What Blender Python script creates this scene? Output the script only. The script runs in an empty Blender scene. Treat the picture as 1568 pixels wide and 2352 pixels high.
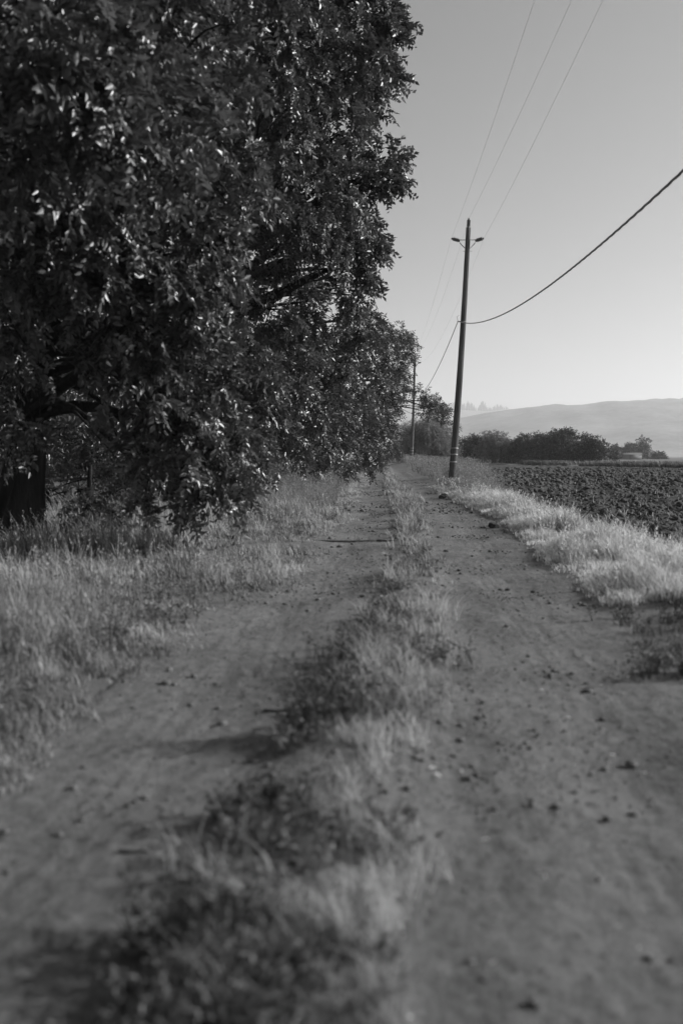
import bpy, math
import numpy as np
from mathutils import Vector, Matrix
R = math.radians
S = bpy.context.scene
COL = S.collection
rng = np.random.default_rng(7)

# ------------------------------------------------------------------ camera
CAM_H = 1.10
cam = bpy.data.cameras.new('camera'); cam.lens = 35; cam.sensor_width = 36
cam.clip_start = 0.05; cam.clip_end = 30000
cam.dof.use_dof = True; cam.dof.focus_distance = 46; cam.dof.aperture_fstop = 1.8
co = bpy.data.objects.new('camera', cam); COL.objects.link(co)
co.location = (0, 0, CAM_H); co.rotation_euler = (R(90 - 3.2), 0, R(2.53))
S.camera = co

# ------------------------------------------------------------------ sky, sun, exposure
SUN_AZ, SUN_EL = 13.0, 23.0            # azimuth: degrees from +X towards +Y
w = bpy.data.worlds.new('World'); S.world = w; w.use_nodes = True
nt = w.node_tree; nt.nodes.clear()
sky = nt.nodes.new('ShaderNodeTexSky'); sky.sky_type = 'NISHITA'; sky.sun_disc = False
sky.sun_elevation = R(SUN_EL); sky.sun_rotation = R(90 - SUN_AZ)
sky.air_density = 1.0; sky.dust_density = 1.2; sky.ozone_density = 1.0
sep = nt.nodes.new('ShaderNodeSeparateColor'); bw = nt.nodes.new('ShaderNodeMath'); bw.operation = 'MULTIPLY_ADD'; bw.inputs[1].default_value = .85   # a red filter on black-and-white film
gm = nt.nodes.new('ShaderNodeMath'); gm.operation = 'MULTIPLY'; gm.inputs[1].default_value = .15; bg = nt.nodes.new('ShaderNodeBackground'); out = nt.nodes.new('ShaderNodeOutputWorld')
bg.inputs['Strength'].default_value = 0.08
nt.links.new(sky.outputs[0], sep.inputs[0]); nt.links.new(sep.outputs[0], bw.inputs[0]); nt.links.new(sep.outputs[1], gm.inputs[0]); nt.links.new(gm.outputs[0], bw.inputs[2]); nt.links.new(bw.outputs[0], bg.inputs[0]); nt.links.new(bg.outputs[0], out.inputs[0])
sl = bpy.data.lights.new('sun', 'SUN'); sl.energy = 5.0; sl.angle = R(0.5); sl.color = (1, 1, 1)
so = bpy.data.objects.new('sun', sl); COL.objects.link(so)
sd = Vector((math.cos(R(SUN_EL)) * math.cos(R(SUN_AZ)), math.cos(R(SUN_EL)) * math.sin(R(SUN_AZ)), math.sin(R(SUN_EL))))
so.rotation_euler = (-sd).to_track_quat('-Z', 'Y').to_euler(); so.location = (30, 20, 40)
S.view_settings.view_transform = 'Standard'; S.view_settings.look = 'None'
S.view_settings.exposure = 0.5; S.view_settings.gamma = 1
S.cycles.max_bounces = 6; S.cycles.transmission_bounces = 4; S.cycles.transparent_max_bounces = 4
S.cycles.diffuse_bounces = 3; S.cycles.glossy_bounces = 2; S.cycles.volume_bounces = 1
S.cycles.use_denoising = True
S.cycles.sample_clamp_indirect = 4

# ------------------------------------------------------------------ helpers
F = 35 / 36 * 2352.0
CM = co.rotation_euler.to_matrix()
def ray(px, py):                       # pixel of the 1568 x 2352 view -> world direction with unit depth along the road
    d = CM @ Vector(((px - 784) / F, (1176 - py) / F, -1)); return d / d.y
def at(px, py, D):                     # the point on that line of sight D metres down the road
    d = ray(px, py); return np.array((d.x * D, D, CAM_H + d.z * D))
def gp(px, py, z=0.0):                 # the point on the ground
    d = ray(px, py); D = (z - CAM_H) / d.z; return np.array((d.x * D, D, z))

def _h(ix, iy, s):
    n = (ix.astype(np.int64) * 374761393 + iy.astype(np.int64) * 668265263 + s * 974711) & 0x7fffffff
    n = ((n ^ (n >> 13)) * 1274126177) & 0x7fffffff
    return ((n ^ (n >> 16)) & 0xffff) / 65535.0
def vnoise(x, y, s=0):
    ix = np.floor(x); iy = np.floor(y); fx = x - ix; fy = y - iy
    fx = fx * fx * (3 - 2 * fx); fy = fy * fy * (3 - 2 * fy)
    a = _h(ix, iy, s); b = _h(ix + 1, iy, s); c = _h(ix, iy + 1, s); d = _h(ix + 1, iy + 1, s)
    return (a * (1 - fx) + b * fx) * (1 - fy) + (c * (1 - fx) + d * fx) * fy
def fbm(x, y, s=0, o=4, g=0.5):
    t = 0; a = 1; n = 0
    for k in range(o):
        t = t + a * vnoise(x * 2 ** k + 17.3 * k, y * 2 ** k + 9.1 * k, s + k); n += a; a *= g
    return t / n
def sst(a, b, x):
    t = np.clip((x - a) / (b - a), 0, 1); return t * t * (3 - 2 * t)
def unit(v): return v / np.maximum(np.linalg.norm(v, axis=-1, keepdims=True), 1e-9)

def mesh_np(name, V, faces, mat, parent=None, tint=None, smooth=False, origin=None):
    V = np.asarray(V, dtype=np.float32); faces = np.asarray(faces, dtype=np.int32); k = faces.shape[1]
    if origin is not None: V = V - np.asarray(origin, dtype=np.float32)
    me = bpy.data.meshes.new(name)
    me.vertices.add(len(V)); me.vertices.foreach_set('co', V.ravel())
    me.loops.add(faces.size); me.loops.foreach_set('vertex_index', faces.ravel())
    me.polygons.add(len(faces)); me.polygons.foreach_set('loop_start', np.arange(0, faces.size, k, dtype=np.int32))
    if smooth: me.polygons.foreach_set('use_smooth', np.ones(len(faces), dtype=bool))
    me.update(calc_edges=True)
    if tint is not None:
        at_ = me.attributes.new('tint', 'FLOAT', 'POINT'); at_.data.foreach_set('value', np.asarray(tint, dtype=np.float32))
    me.materials.append(mat)
    o = bpy.data.objects.new(name, me); COL.objects.link(o)
    if parent is not None: o.parent = parent
    elif origin is not None: o.location = origin
    return o
def tag(o, label=None, cat=None, group=None, kind=None):
    if label: o['label'] = label
    if cat: o['category'] = cat
    if group: o['group'] = group
    if kind: o['kind'] = kind
    return o
def thing(name, loc, label, cat, group=None):
    o = bpy.data.objects.new(name, None); COL.objects.link(o); o.location = loc; o.empty_display_size = 0.2
    return tag(o, label, cat, group)

def tubes(paths, radii, seg=8, rough=0.0):
    Vs, Fs, n0 = [], [], 0
    for P, r in zip(paths, radii):
        P = np.asarray(P, float); n = len(P); r = np.broadcast_to(np.asarray(r, float), (n,))
        T = unit(np.gradient(P, axis=0)); ref = np.array((0.0, 0, 1.0)) if abs(T[0, 2]) < .9 else np.array((1.0, 0, 0))
        A = unit(np.cross(T, ref)); B = np.cross(T, A)
        th = np.linspace(0, 2 * np.pi, seg, endpoint=False)
        rr = r[:, None] * (1 + rough * (rng.random((1, seg)) - .5) + rough * .6 * (rng.random((n, seg)) - .5))
        V = P[:, None] + rr[..., None] * (np.cos(th)[None, :, None] * A[:, None] + np.sin(th)[None, :, None] * B[:, None])
        i = np.arange(n - 1)[:, None] * seg; j = np.arange(seg)[None]; j2 = (j + 1) % seg
        Fq = np.stack([i + j, i + j2, i + seg + j2, i + seg + j], -1).reshape(-1, 4) + n0
        Vs.append(V.reshape(-1, 3)); Fs.append(Fq); n0 += n * seg
        # end caps as collapsed quads fan
        for e, base in ((0, 0), (n - 1, (n - 1) * seg)):
            Vs.append(P[e][None]); c = n0; n0 += 1
            f = np.stack([base + j[0], base + j2[0]], -1) + (n0 - 1 - n * seg - (1 if e else 0))
            Fs.append(np.stack([f[:, 0], f[:, 1], np.full(seg, c), np.full(seg, c)], -1))
    return np.concatenate(Vs), np.concatenate(Fs)
def tube_obj(name, paths, radii, mat, parent=None, seg=8, rough=0.0, origin=None, smooth=True):
    import bmesh
    V, Fq = tubes(paths, radii, seg, rough)
    me = bpy.data.meshes.new(name)
    fl = [tuple(f) if f[2] != f[3] else tuple(f[:3]) for f in Fq.tolist()]
    me.from_pydata(V.tolist(), [], fl); me.update()
    if smooth: me.polygons.foreach_set('use_smooth', np.ones(len(me.polygons), dtype=bool))
    me.materials.append(mat)
    o = bpy.data.objects.new(name, me); COL.objects.link(o)
    if parent is not None: o.parent = parent
    elif origin is not None: o.location = origin
    return o
def lathe(profile, seg=20):             # (r, z) pairs -> verts, quads round +Z
    pr = np.array(profile, float); th = np.linspace(0, 2 * np.pi, seg, endpoint=False)
    V = np.stack([pr[:, 0:1] * np.cos(th), pr[:, 0:1] * np.sin(th), np.repeat(pr[:, 1:2], seg, 1)], -1).reshape(-1, 3)
    i = np.arange(len(pr) - 1)[:, None] * seg; j = np.arange(seg)[None]; j2 = (j + 1) % seg
    return V, np.stack([i + j, i + j2, i + seg + j2, i + seg + j], -1).reshape(-1, 4)

# ------------------------------------------------------------------ materials (the photograph is black and white: all neutral greys)
def mat(name):
    m = bpy.data.materials.new(name); m.use_nodes = True; n = m.node_tree
    return m, n, n.nodes['Principled BSDF'], n.nodes['Material Output']
def g3(v): return (v, v, v, 1)
def noise_col(n, b, stops, scale, detail=8, coord='Object', rough=.6):
    tc = n.nodes.new('ShaderNodeTexCoord'); t = n.nodes.new('ShaderNodeTexNoise'); c = n.nodes.new('ShaderNodeValToRGB')
    t.inputs['Scale'].default_value = scale; t.inputs['Detail'].default_value = detail; t.inputs['Roughness'].default_value = rough
    n.links.new(tc.outputs[coord], t.inputs['Vector']); n.links.new(t.outputs['Fac'], c.inputs[0])
    el = c.color_ramp.elements; el[0].position, el[0].color = stops[0][0], g3(stops[0][1]); el[1].position, el[1].color = stops[-1][0], g3(stops[-1][1])
    for p, v in stops[1:-1]: e = el.new(p); e.color = g3(v)
    n.links.new(c.outputs[0], b.inputs['Base Color']); return t, c
def bump(n, b, src, strength, dist):
    bp = n.nodes.new('ShaderNodeBump'); bp.inputs['Strength'].default_value = strength; bp.inputs['Distance'].default_value = dist
    n.links.new(src, bp.inputs['Height']); n.links.new(bp.outputs[0], b.inputs['Normal'])
def soil_mat(name, lo, hi, fine_scale, bump_d, patch=0.5, grain=40.0, rough=.95, stretch=(1, 1, 1)):
    m, n, b, o = mat(name)
    tc = n.nodes.new('ShaderNodeTexCoord'); mp = n.nodes.new('ShaderNodeMapping'); n.links.new(tc.outputs['Object'], mp.inputs[0]); mp.inputs['Scale'].default_value = stretch
    tx = []
    for sc, dt, rg in ((patch, 5, .6), (fine_scale, 9, .72), (grain, 6, .8)):
        t = n.nodes.new('ShaderNodeTexNoise'); t.inputs['Scale'].default_value = sc; t.inputs['Detail'].default_value = dt; t.inputs['Roughness'].default_value = rg
        n.links.new(mp.outputs[0], t.inputs['Vector']); tx.append(t.outputs['Fac'])
    def ma(src, k, add=None):
        q = n.nodes.new('ShaderNodeMath'); q.operation = 'MULTIPLY_ADD'; q.inputs[1].default_value = k; q.inputs[2].default_value = 0
        n.links.new(src, q.inputs[0])
        if add is not None: n.links.new(add, q.inputs[2])
        return q.outputs[0]
    v = ma(tx[0], .34, ma(tx[1], .33, ma(tx[2], .33)))
    r = n.nodes.new('ShaderNodeMapRange'); r.inputs[1].default_value = .36; r.inputs[2].default_value = .64
    r.inputs[3].default_value = lo; r.inputs[4].default_value = hi
    n.links.new(v, r.inputs[0]); n.links.new(r.outputs[0], b.inputs['Base Color'])
    b.inputs['Roughness'].default_value = rough; b.inputs['Specular IOR Level'].default_value = .15
    bump(n, b, ma(tx[2], .45, ma(tx[1], .55)), .9, bump_d); return m
def leaf_mat(name, base, rough, spec, trans, var=.5):
    m, n, b, o = mat(name)
    a = n.nodes.new('ShaderNodeAttribute'); a.attribute_name = 'tint'
    r = n.nodes.new('ShaderNodeMapRange'); r.inputs[3].default_value = base * (1 - var); r.inputs[4].default_value = base * (1 + var)
    n.links.new(a.outputs['Fac'], r.inputs[0]); n.links.new(r.outputs[0], b.inputs['Base Color'])
    b.inputs['Roughness'].default_value = rough; b.inputs['Specular IOR Level'].default_value = spec
    t = n.nodes.new('ShaderNodeBsdfTranslucent'); n.links.new(r.outputs[0], t.inputs['Color'])
    mx = n.nodes.new('ShaderNodeMixShader'); mx.inputs[0].default_value = trans
    n.links.new(b.outputs[0], mx.inputs[1]); n.links.new(t.outputs[0], mx.inputs[2]); n.links.new(mx.outputs[0], o.inputs['Surface'])
    return m
def bark_mat(name, lo, hi, zs=2.0, xs=14, dist=.03):
    m, n, b, o = mat(name)
    t, c = noise_col(n, b, [(.3, lo), (.7, hi)], 1.0, 8)
    mp = n.nodes.new('ShaderNodeMapping'); mp.inputs['Scale'].default_value = (xs, xs, zs)
    tc = n.nodes.new('ShaderNodeTexCoord'); n.links.new(tc.outputs['Object'], mp.inputs[0]); n.links.new(mp.outputs[0], t.inputs['Vector'])
    b.inputs['Roughness'].default_value = .9; b.inputs['Specular IOR Level'].default_value = .2
    bump(n, b, t.outputs['Fac'], 1.0, dist); return m
def plain(name, v, rough=.6, metal=0.0, var=.25, scale=20):
    m, n, b, o = mat(name); noise_col(n, b, [(.3, v * (1 - var)), (.7, v * (1 + var))], scale)
    b.inputs['Roughness'].default_value = rough; b.inputs['Metallic'].default_value = metal; return m

M_ROAD = soil_mat('dirt_track', .038, .245, 22, .03, 2.2, 80, stretch=(1, .45, 1))
M_GROUND = soil_mat('dry_ground', .08, .20, 5, .03, .3)
M_FIELD = soil_mat('ploughed_soil', .025, .085, 6, .04, .4)
M_CLOD = soil_mat('soil_clod', .03, .115, 9, .02, 2)
M_STONE = soil_mat('pebble', .04, .20, 30, .004, 8)
M_LEAF = leaf_mat('walnut_leaf', .07, .40, .9, .32, .8)
M_LEAF_FAR = leaf_mat('bush_leaf', .032, .42, .4, .2)
M_WILLOW = leaf_mat('willow_leaf', .20, .6, .3, .35, .35)
M_GRASS = leaf_mat('dry_grass', .55, .6, .25, .4, .6)
M_STRIP = leaf_mat('strip_grass', .33, .6, .25, .4, .7)
M_VERGE = leaf_mat('verge_grass', .32, .6, .25, .4, .75)
M_WEED = leaf_mat('verge_weed', .23, .55, .3, .35, .5)
M_DARKWEED = leaf_mat('green_weed', .055, .5, .4, .25, .6)
M_CREEPER = leaf_mat('creeping_weed', .12, .5, .3, .3, .7)
M_BARK = bark_mat('walnut_bark', .008, .036, 1.2, 11, .09)
M_POLE = bark_mat('pole_wood', .03, .15, .3, 26, .015)
M_PORC = plain('porcelain', .16, .35)
M_STEEL = plain('galvanised_steel', .10, .5, .3)
M_BAND = plain('reflector_band', .30, .5)
M_WIRE = plain('conductor', .40, .5, .4)
M_CABLE = plain('cable_jacket', .30, .5)
M_TWIG = bark_mat('dead_wood', .04, .14, 6, 30, .004)
M_WALL = plain('painted_siding', .16, .7)
M_ROOF = plain('tin_roof', .16, .6)

# ------------------------------------------------------------------ ground layout (metres; road runs along +Y)
LY = np.array([0, 2.5, 3.86, 4.6, 6.3, 8.3, 12.5, 19, 48, 80, 400.]); LX = np.array([-1.65, -1.6, -1.49, -1.4, -1.27, -1.18, -1.06, -.9, -1.1, -1.2, -1.2])
RY = np.array([0, 3.0, 3.86, 4.6, 6.3, 7.6, 10, 12.5, 16.5, 27, 48, 80, 400.]); RX = np.array([1.3, 1.35, 1.5, 1.6, 1.68, 1.6, 1.62, 1.85, 1.9, 1.62, 1.65, 1.5, 1.5])
SY = np.array([0, 1.93, 2.39, 2.95, 3.86, 5.57, 8.3, 13.8, 22.5, 40, 80, 400.]); SA = np.array([-.5, -.46, -.42, -.36, -.27, -.11, .08, .20, .2, .0, .05, .05]); SB = np.array([-.02, -.03, .016, .06, .15, .25, .42, .54, .74, .45, .45, .45])
def road_l(y): return np.interp(y, LY, LX) + .22 * (fbm(y * .9, y * 0 + 3, 5, 3) - .5)
def road_r(y): return np.interp(y, RY, RX) + .22 * (fbm(y * .9, y * 0 + 8, 6, 3) - .5)
def strip_a(y): return np.interp(y, SY, SA)
def strip_b(y): return np.interp(y, SY, SB)
FEY = np.array([0, 8, 13, 20, 31, 45, 70, 110, 160, 300.]); FEX = np.array([3.0, 2.95, 2.75, 2.6, 3.1, 4.2, 5.6, 7.4, 9.5, 15])
def field_edge(y): return np.interp(y, FEY, FEX) + .35 * (fbm(y * .5, y * 0 + 1, 9, 3) - .5)
def field_far(x): return np.interp(x, [3, 12, 22, 30, 45, 90], [150, 140, 120, 95, 80, 70]) + 4 * (fbm(x * .2, x * 0, 11, 2) - .5)
def field_mask(x, y): return sst(-.25, .35, x - field_edge(y)) * (1 - sst(-1.0, 1.0, y - field_far(x))) * sst(6.5, 7.8, y - .1 * x)
def road_mask(x, y): return sst(-.20, .08, x - road_l(y)) * sst(-.20, .08, road_r(y) - x)
def strip_mask(x, y):
    w_ = .16 * (fbm(x * 3 + 5, y * 2.2, 28, 2) - .5)
    m = sst(-.16, .12, x - strip_a(y) + w_) * sst(-.20, .12, strip_b(y) - x + w_)
    return m * (1 - .9 * sst(9.6, 10.1, y) * (1 - sst(12.0, 12.6, y)))
def ground_z(x, y):
    r = sst(.06, .40, x - road_l(y)) * sst(.06, .40, road_r(y) - x); f = field_mask(x - .15, y)
    z = .05 * fbm(x * .8, y * .8, 1, 3) + .035 * sst(.1, .8, np.abs(x) - 1.3)
    z = z + 0.35 * sst(70, 110, y) * np.exp(-((x - 2.6) / 2.2) ** 2)
    return z * (1 - r) * (1 - f) - .06 * r - .4 * f
def road_z(x, y):
    sm = strip_mask(x, y)
    c1 = (x - (strip_a(y) + road_l(y)) / 2); c2 = (x - (strip_b(y) + road_r(y)) / 2)
    z = .045 * sm + .022 * fbm(x * 2.2, y * 1.4, 21, 3) + .017 * fbm(x * 13, y * 13, 23, 4, .75) - .025 * (np.exp(-(c1 / .3) ** 2) + np.exp(-(c2 / .3) ** 2))
    z = z + .010 * fbm(x * 34, y * 2.2, 27, 2) * np.exp(-(np.minimum(np.abs(c1), np.abs(c2)) / .35) ** 2)
    return z - .16 * (1 - road_mask(x, y))
def any_z(x, y):
    return np.maximum(ground_z(x, y), np.where(road_mask(x, y) > .3, road_z(x, y), -9))

def polar_grid(a0, a1, na, r0, r1, nr):
    a = np.radians(np.linspace(a0, a1, na)); r = np.geomspace(r0, r1, nr)
    A, Rr = np.meshgrid(a, r); x = Rr * np.sin(A); y = Rr * np.cos(A)
    i = np.arange(nr - 1)[:, None] * na; j = np.arange(na - 1)[None]
    return x, y, np.stack([i + j, i + j + 1, i + na + j + 1, i + na + j], -1).reshape(-1, 4)
# ground: one sheet to the horizon
na = 361
x, y, Fq = polar_grid(-180, 180, na, .4, 12000, 320)
z = ground_z(x, y) * (1 - sst(300, 800, np.hypot(x, y)))
g = mesh_np('ground', np.stack([x, y, z], -1).reshape(-1, 3), Fq[:, ::-1], M_GROUND, smooth=True); tag(g, kind='structure')
# dirt road
ys = np.geomspace(.8, 190, 1500); us = np.linspace(-.16, 1.16, 220)
Y, U = np.meshgrid(ys, us, indexing='ij'); X = road_l(Y) + (road_r(Y) - road_l(Y)) * U
Z = road_z(X, Y)
i = np.arange(len(ys) - 1)[:, None] * len(us); j = np.arange(len(us) - 1)[None]
Fq = np.stack([i + j, i + j + 1, i + len(us) + j + 1, i + len(us) + j], -1).reshape(-1, 4)
tag(mesh_np('dirt_road', np.stack([X, Y, Z], -1).reshape(-1, 3), Fq, M_ROAD, smooth=True), kind='structure')
# ploughed field
x, y, Fq = polar_grid(1, 50, 760, 6.5, 190, 640)
def field_z(x, y):
    wx = x + .5 * fbm(x * .7, y * .7, 31, 2); wy = y + .5 * fbm(x * .7, y * .7, 33, 2)
    n = fbm(wx * 2.0, wy * 2.0, 35, 5, .62); rg = 1 - np.abs(2 * fbm(wx * 3.2, wy * 2.8, 37, 3) - 1)
    furrow = .5 + .5 * np.sin((x * .985 - y * .17) * 2 * np.pi / .95 + 2.5 * vnoise(x * .4, y * .4, 41))
    return -.20 + .15 * n + .07 * rg ** 2 + .06 * furrow
fm = field_mask(x, y); z = field_z(x, y) * fm - .6 * (1 - fm)
tag(mesh_np('ploughed_field', np.stack([x, y, z], -1).reshape(-1, 3), Fq[:, ::-1], M_FIELD, smooth=False), kind='structure')

# lumps: pebbles on the road, clods on the field
def ico():
    t = (1 + 5 ** .5) / 2
    v = np.array([(-1, t, 0), (1, t, 0), (-1, -t, 0), (1, -t, 0), (0, -1, t), (0, 1, t), (0, -1, -t), (0, 1, -t), (t, 0, -1), (t, 0, 1), (-t, 0, -1), (-t, 0, 1)], float)
    f = np.array([(0, 11, 5), (0, 5, 1), (0, 1, 7), (0, 7, 10), (0, 10, 11), (1, 5, 9), (5, 11, 4), (11, 10, 2), (10, 7, 6), (7, 1, 8), (3, 9, 4), (3, 4, 2), (3, 2, 6), (3, 6, 8), (3, 8, 9), (4, 9, 5), (2, 4, 11), (6, 2, 10), (8, 6, 7), (9, 8, 1)])
    return unit(v), f
IV, IF = ico()
def lumps(P, size, flat=.65, jit=.35):
    n = len(P); V = IV[None] * (1 + jit * (rng.random((n, 12, 1)) - .5) * 2)
    th = rng.random(n) * 6.283; c, s = np.cos(th), np.sin(th)
    V = V * (size[:, None, None] * np.stack([.7 + .7 * rng.random(n), .7 + .5 * rng.random(n), np.full(n, flat)], -1)[:, None])
    V = np.stack([V[..., 0] * c[:, None] - V[..., 1] * s[:, None], V[..., 0] * s[:, None] + V[..., 1] * c[:, None], V[..., 2]], -1) + P[:, None]
    return V.reshape(-1, 3), (IF[None] + (np.arange(n) * 12)[:, None, None]).reshape(-1, 3)
n = 23000; yy = 1.3 * (45 / 1.3) ** rng.random(n); xx = road_l(yy) - .1 + (road_r(yy) - road_l(yy) + .5) * rng.random(n)
k = rng.random(n) < sst(.42, .75, fbm(xx * 1.5, yy * 1.5, 25, 3)) + .05; xx, yy = xx[k], yy[k]; n = len(xx)
sz = (.0022 + .0045 * rng.random(n) ** 2 + .012 * rng.random(n) ** 16) * np.clip(.7 + yy / 9, .8, 2.8); P = np.stack([xx, yy, road_z(xx, yy) + sz * .3], -1)
V, Fc = lumps(P, sz); tag(mesh_np('pebbles', V, Fc, M_STONE), 'small stones and crumbs scattered over the dirt wheel tracks', 'pebbles', kind='stuff')
n = 40000; aa = np.radians(2 + 44 * rng.random(n)); rr = 8 * (100 / 8) ** rng.random(n); xx = rr * np.sin(aa); yy = rr * np.cos(aa)
k = field_mask(xx, yy) > .8; xx, yy = xx[k], yy[k]; sz = (.018 + .075 * rng.random(len(xx)) ** 4) * np.clip(np.hypot(xx, yy) / 30, .8, 1.8)
P = np.stack([xx, yy, field_z(xx, yy) + .2 * sz], -1)
V, Fc = lumps(P, sz, .75, .62); tag(mesh_np('soil_clods', V, Fc, M_CLOD), 'dark turned clods of earth covering the ploughed field', 'clods', kind='stuff')

# ------------------------------------------------------------------ grass and leaves
def blades(P, h, wd, lean=.35, wind=(-.15, -.05)):
    n = len(P); th = rng.random(n) * 6.283; ph = rng.random(n) * 6.283
    L = np.stack([np.cos(th), np.sin(th), np.zeros(n)], -1) * (lean * h * (.3 + rng.random(n)))[:, None] + np.array((wind[0], wind[1], 0)) * h[:, None]
    Wv = np.stack([np.cos(ph), np.sin(ph), np.zeros(n)], -1) * (wd / 2)[:, None]; up = np.array((0, 0, 1.0)) * h[:, None]
    m = P + L * .3 + up * .55; t = P + L + up * (.92)
    V = np.stack([P - Wv, P + Wv, m + Wv * .75, m - Wv * .75, t], 1).reshape(-1, 3)
    b = (np.arange(n) * 5)[:, None, None]; Fc = (np.array([(0, 1, 2), (0, 2, 3), (3, 2, 4)])[None] + b).reshape(-1, 3)
    return V, Fc
def grass_obj(name, x, y, h, wd, mt, label, cat='grass', lean=.35, zf=any_z):
    P = np.stack([x, y, zf(x, y) - .01], -1); V, Fc = blades(P, h, wd, lean)
    pt = np.clip(.5 + 1.1 * (fbm(x * 2.2, y * 2.2, 51, 3) - .5) + .7 * (rng.random(len(x)) - .5), 0, 1)
    o = mesh_np(name, V, Fc, mt, tint=np.repeat(pt, 5)); return tag(o, label, cat, kind='stuff')
def leaflets(P, D, N, L, W, fold=.25):
    Sd = np.cross(D, N); L = L[:, None]; W = W[:, None]
    mid = P + D * L * .42
    V = np.stack([P, mid + Sd * W * .5 + N * W * fold, P + D * L - N * L * .12, mid - Sd * W * .5 + N * W * fold], 1).reshape(-1, 3)
    b = (np.arange(len(P)) * 4)[:, None, None]
    return V, (np.array([(0, 1, 2), (0, 2, 3)])[None] + b).reshape(-1, 3)
def rand_unit(n): return unit(rng.normal(size=(n, 3)))
def logy(n, a, b): return a * (b / a) ** rng.random(n)

def tufts(x, y, h, per, spread):        # tuft centres -> blade roots and heights; blades of a tuft share its height
    n = len(x); a = rng.random(n * per) * 6.283; q = np.repeat(spread, per) * rng.random(n * per) ** .7
    return np.repeat(x, per) + np.cos(a) * q, np.repeat(y, per) + np.sin(a) * q, np.repeat(h, per) * (.35 + .8 * rng.random(n * per))
# verge on the tree side
n = 34000; y = logy(n, 2.4, 62); d = rng.random(n) ** 1.25 * np.clip(1.2 + y * .55, 0, 9)
x = road_l(y) + .22 + .25 * rng.random(n) ** 3 - d; dens = fbm(x * 1.1, y * 1.1, 61, 3)
k = rng.random(n) < sst(.32, .64, dens + .16 * np.minimum(d, 1)); x, y, d, dens = x[k], y[k], d[k], dens[k]
h = (.04 + .36 * np.minimum(d / 1.1, 1) * sst(.36, .74, dens)) * (.35 + 1.1 * rng.random(len(x)) ** 1.8)
x, y, h = tufts(x, y, h, 10, .02 + .05 * rng.random(len(x)) + .002 * y)
grass_obj('verge_grass', x, y, h, .0035 + .0006 * y, M_VERGE, 'rough dry grass covering the verge below the walnut trees', lean=.5)
# centre strip
n = 9500; y = logy(n, 1.3, 60); u = rng.random(n); x = strip_a(y) - .2 + (strip_b(y) - strip_a(y) + .42) * u
dens = .6 * fbm(x * 2.6, y * 1.6, 63, 3) + .4 * fbm(x * 7, y * 5, 64, 2); dens = dens - .05 * (1 - sst(2.6, 4.5, y)) * (1 - .6 * u) - .03 * (1 - sst(2.0, 3.0, y)) + .03 * sst(3.2, 5, y); k = rng.random(n) < np.clip(strip_mask(x, y) + .06, 0, 1) * (.25 + .75 * (1 - np.abs(2 * u - 1)) ** .6) * sst(.41, .64, dens); x, y, dens, u = x[k], y[k], dens[k], u[k]
h = (.025 + .17 * sst(.38, .72, dens)) * (.3 + 1.1 * rng.random(len(x)) ** 1.8) * np.clip(.6 + y / 12, .6, 1.15)
x, y, h = tufts(x, y, h, 10, .015 + .05 * rng.random(len(x)))
grass_obj('strip_grass', x, y, h, .0022 + .0006 * y, M_STRIP, 'thin dry grass growing along the ridge between the wheel tracks', lean=.7)
n = 1900; y = logy(n, 1.4, 12); x = strip_a(y) - .08 + (strip_b(y) - strip_a(y) + .12) * rng.random(n) ** 1.2; k = fbm(x * 2.2 + 7, y * 2.2, 76, 3) > .53 - .03 * (1 - sst(2.2, 3.4, y)); RW = (x[k], y[k])
# pale bank between road and field
n = 15000; y = logy(n, 6.6, 36); a = road_r(y); b = field_edge(y) + .25; u = rng.random(n); x = a - .08 + (b - a) * u + .2 * rng.random(n)
dens = fbm(x * 1.6, y * 1.6, 65, 3); k = (rng.random(n) < sst(.2, .5, dens)) & (y > 7.2 + 1.2 * (fbm(x * 2, y * 0, 66, 2) - .4) - .1 * (x - 1.6)); x, y, dens, u = x[k], y[k], dens[k], u[k]
h = (.07 + .28 * np.minimum(u / .5, 1) * sst(.25, .7, dens)) * (.45 + .85 * rng.random(len(x)) ** 1.5)
x, y, h = tufts(x, y, h, 11, .02 + .05 * rng.random(len(x)) + .002 * y)
grass_obj('bank_grass', x, y, h, .0032 + .0005 * y, M_GRASS, 'pale dry grass on the low bank beside the ploughed field', lean=.6)
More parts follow.
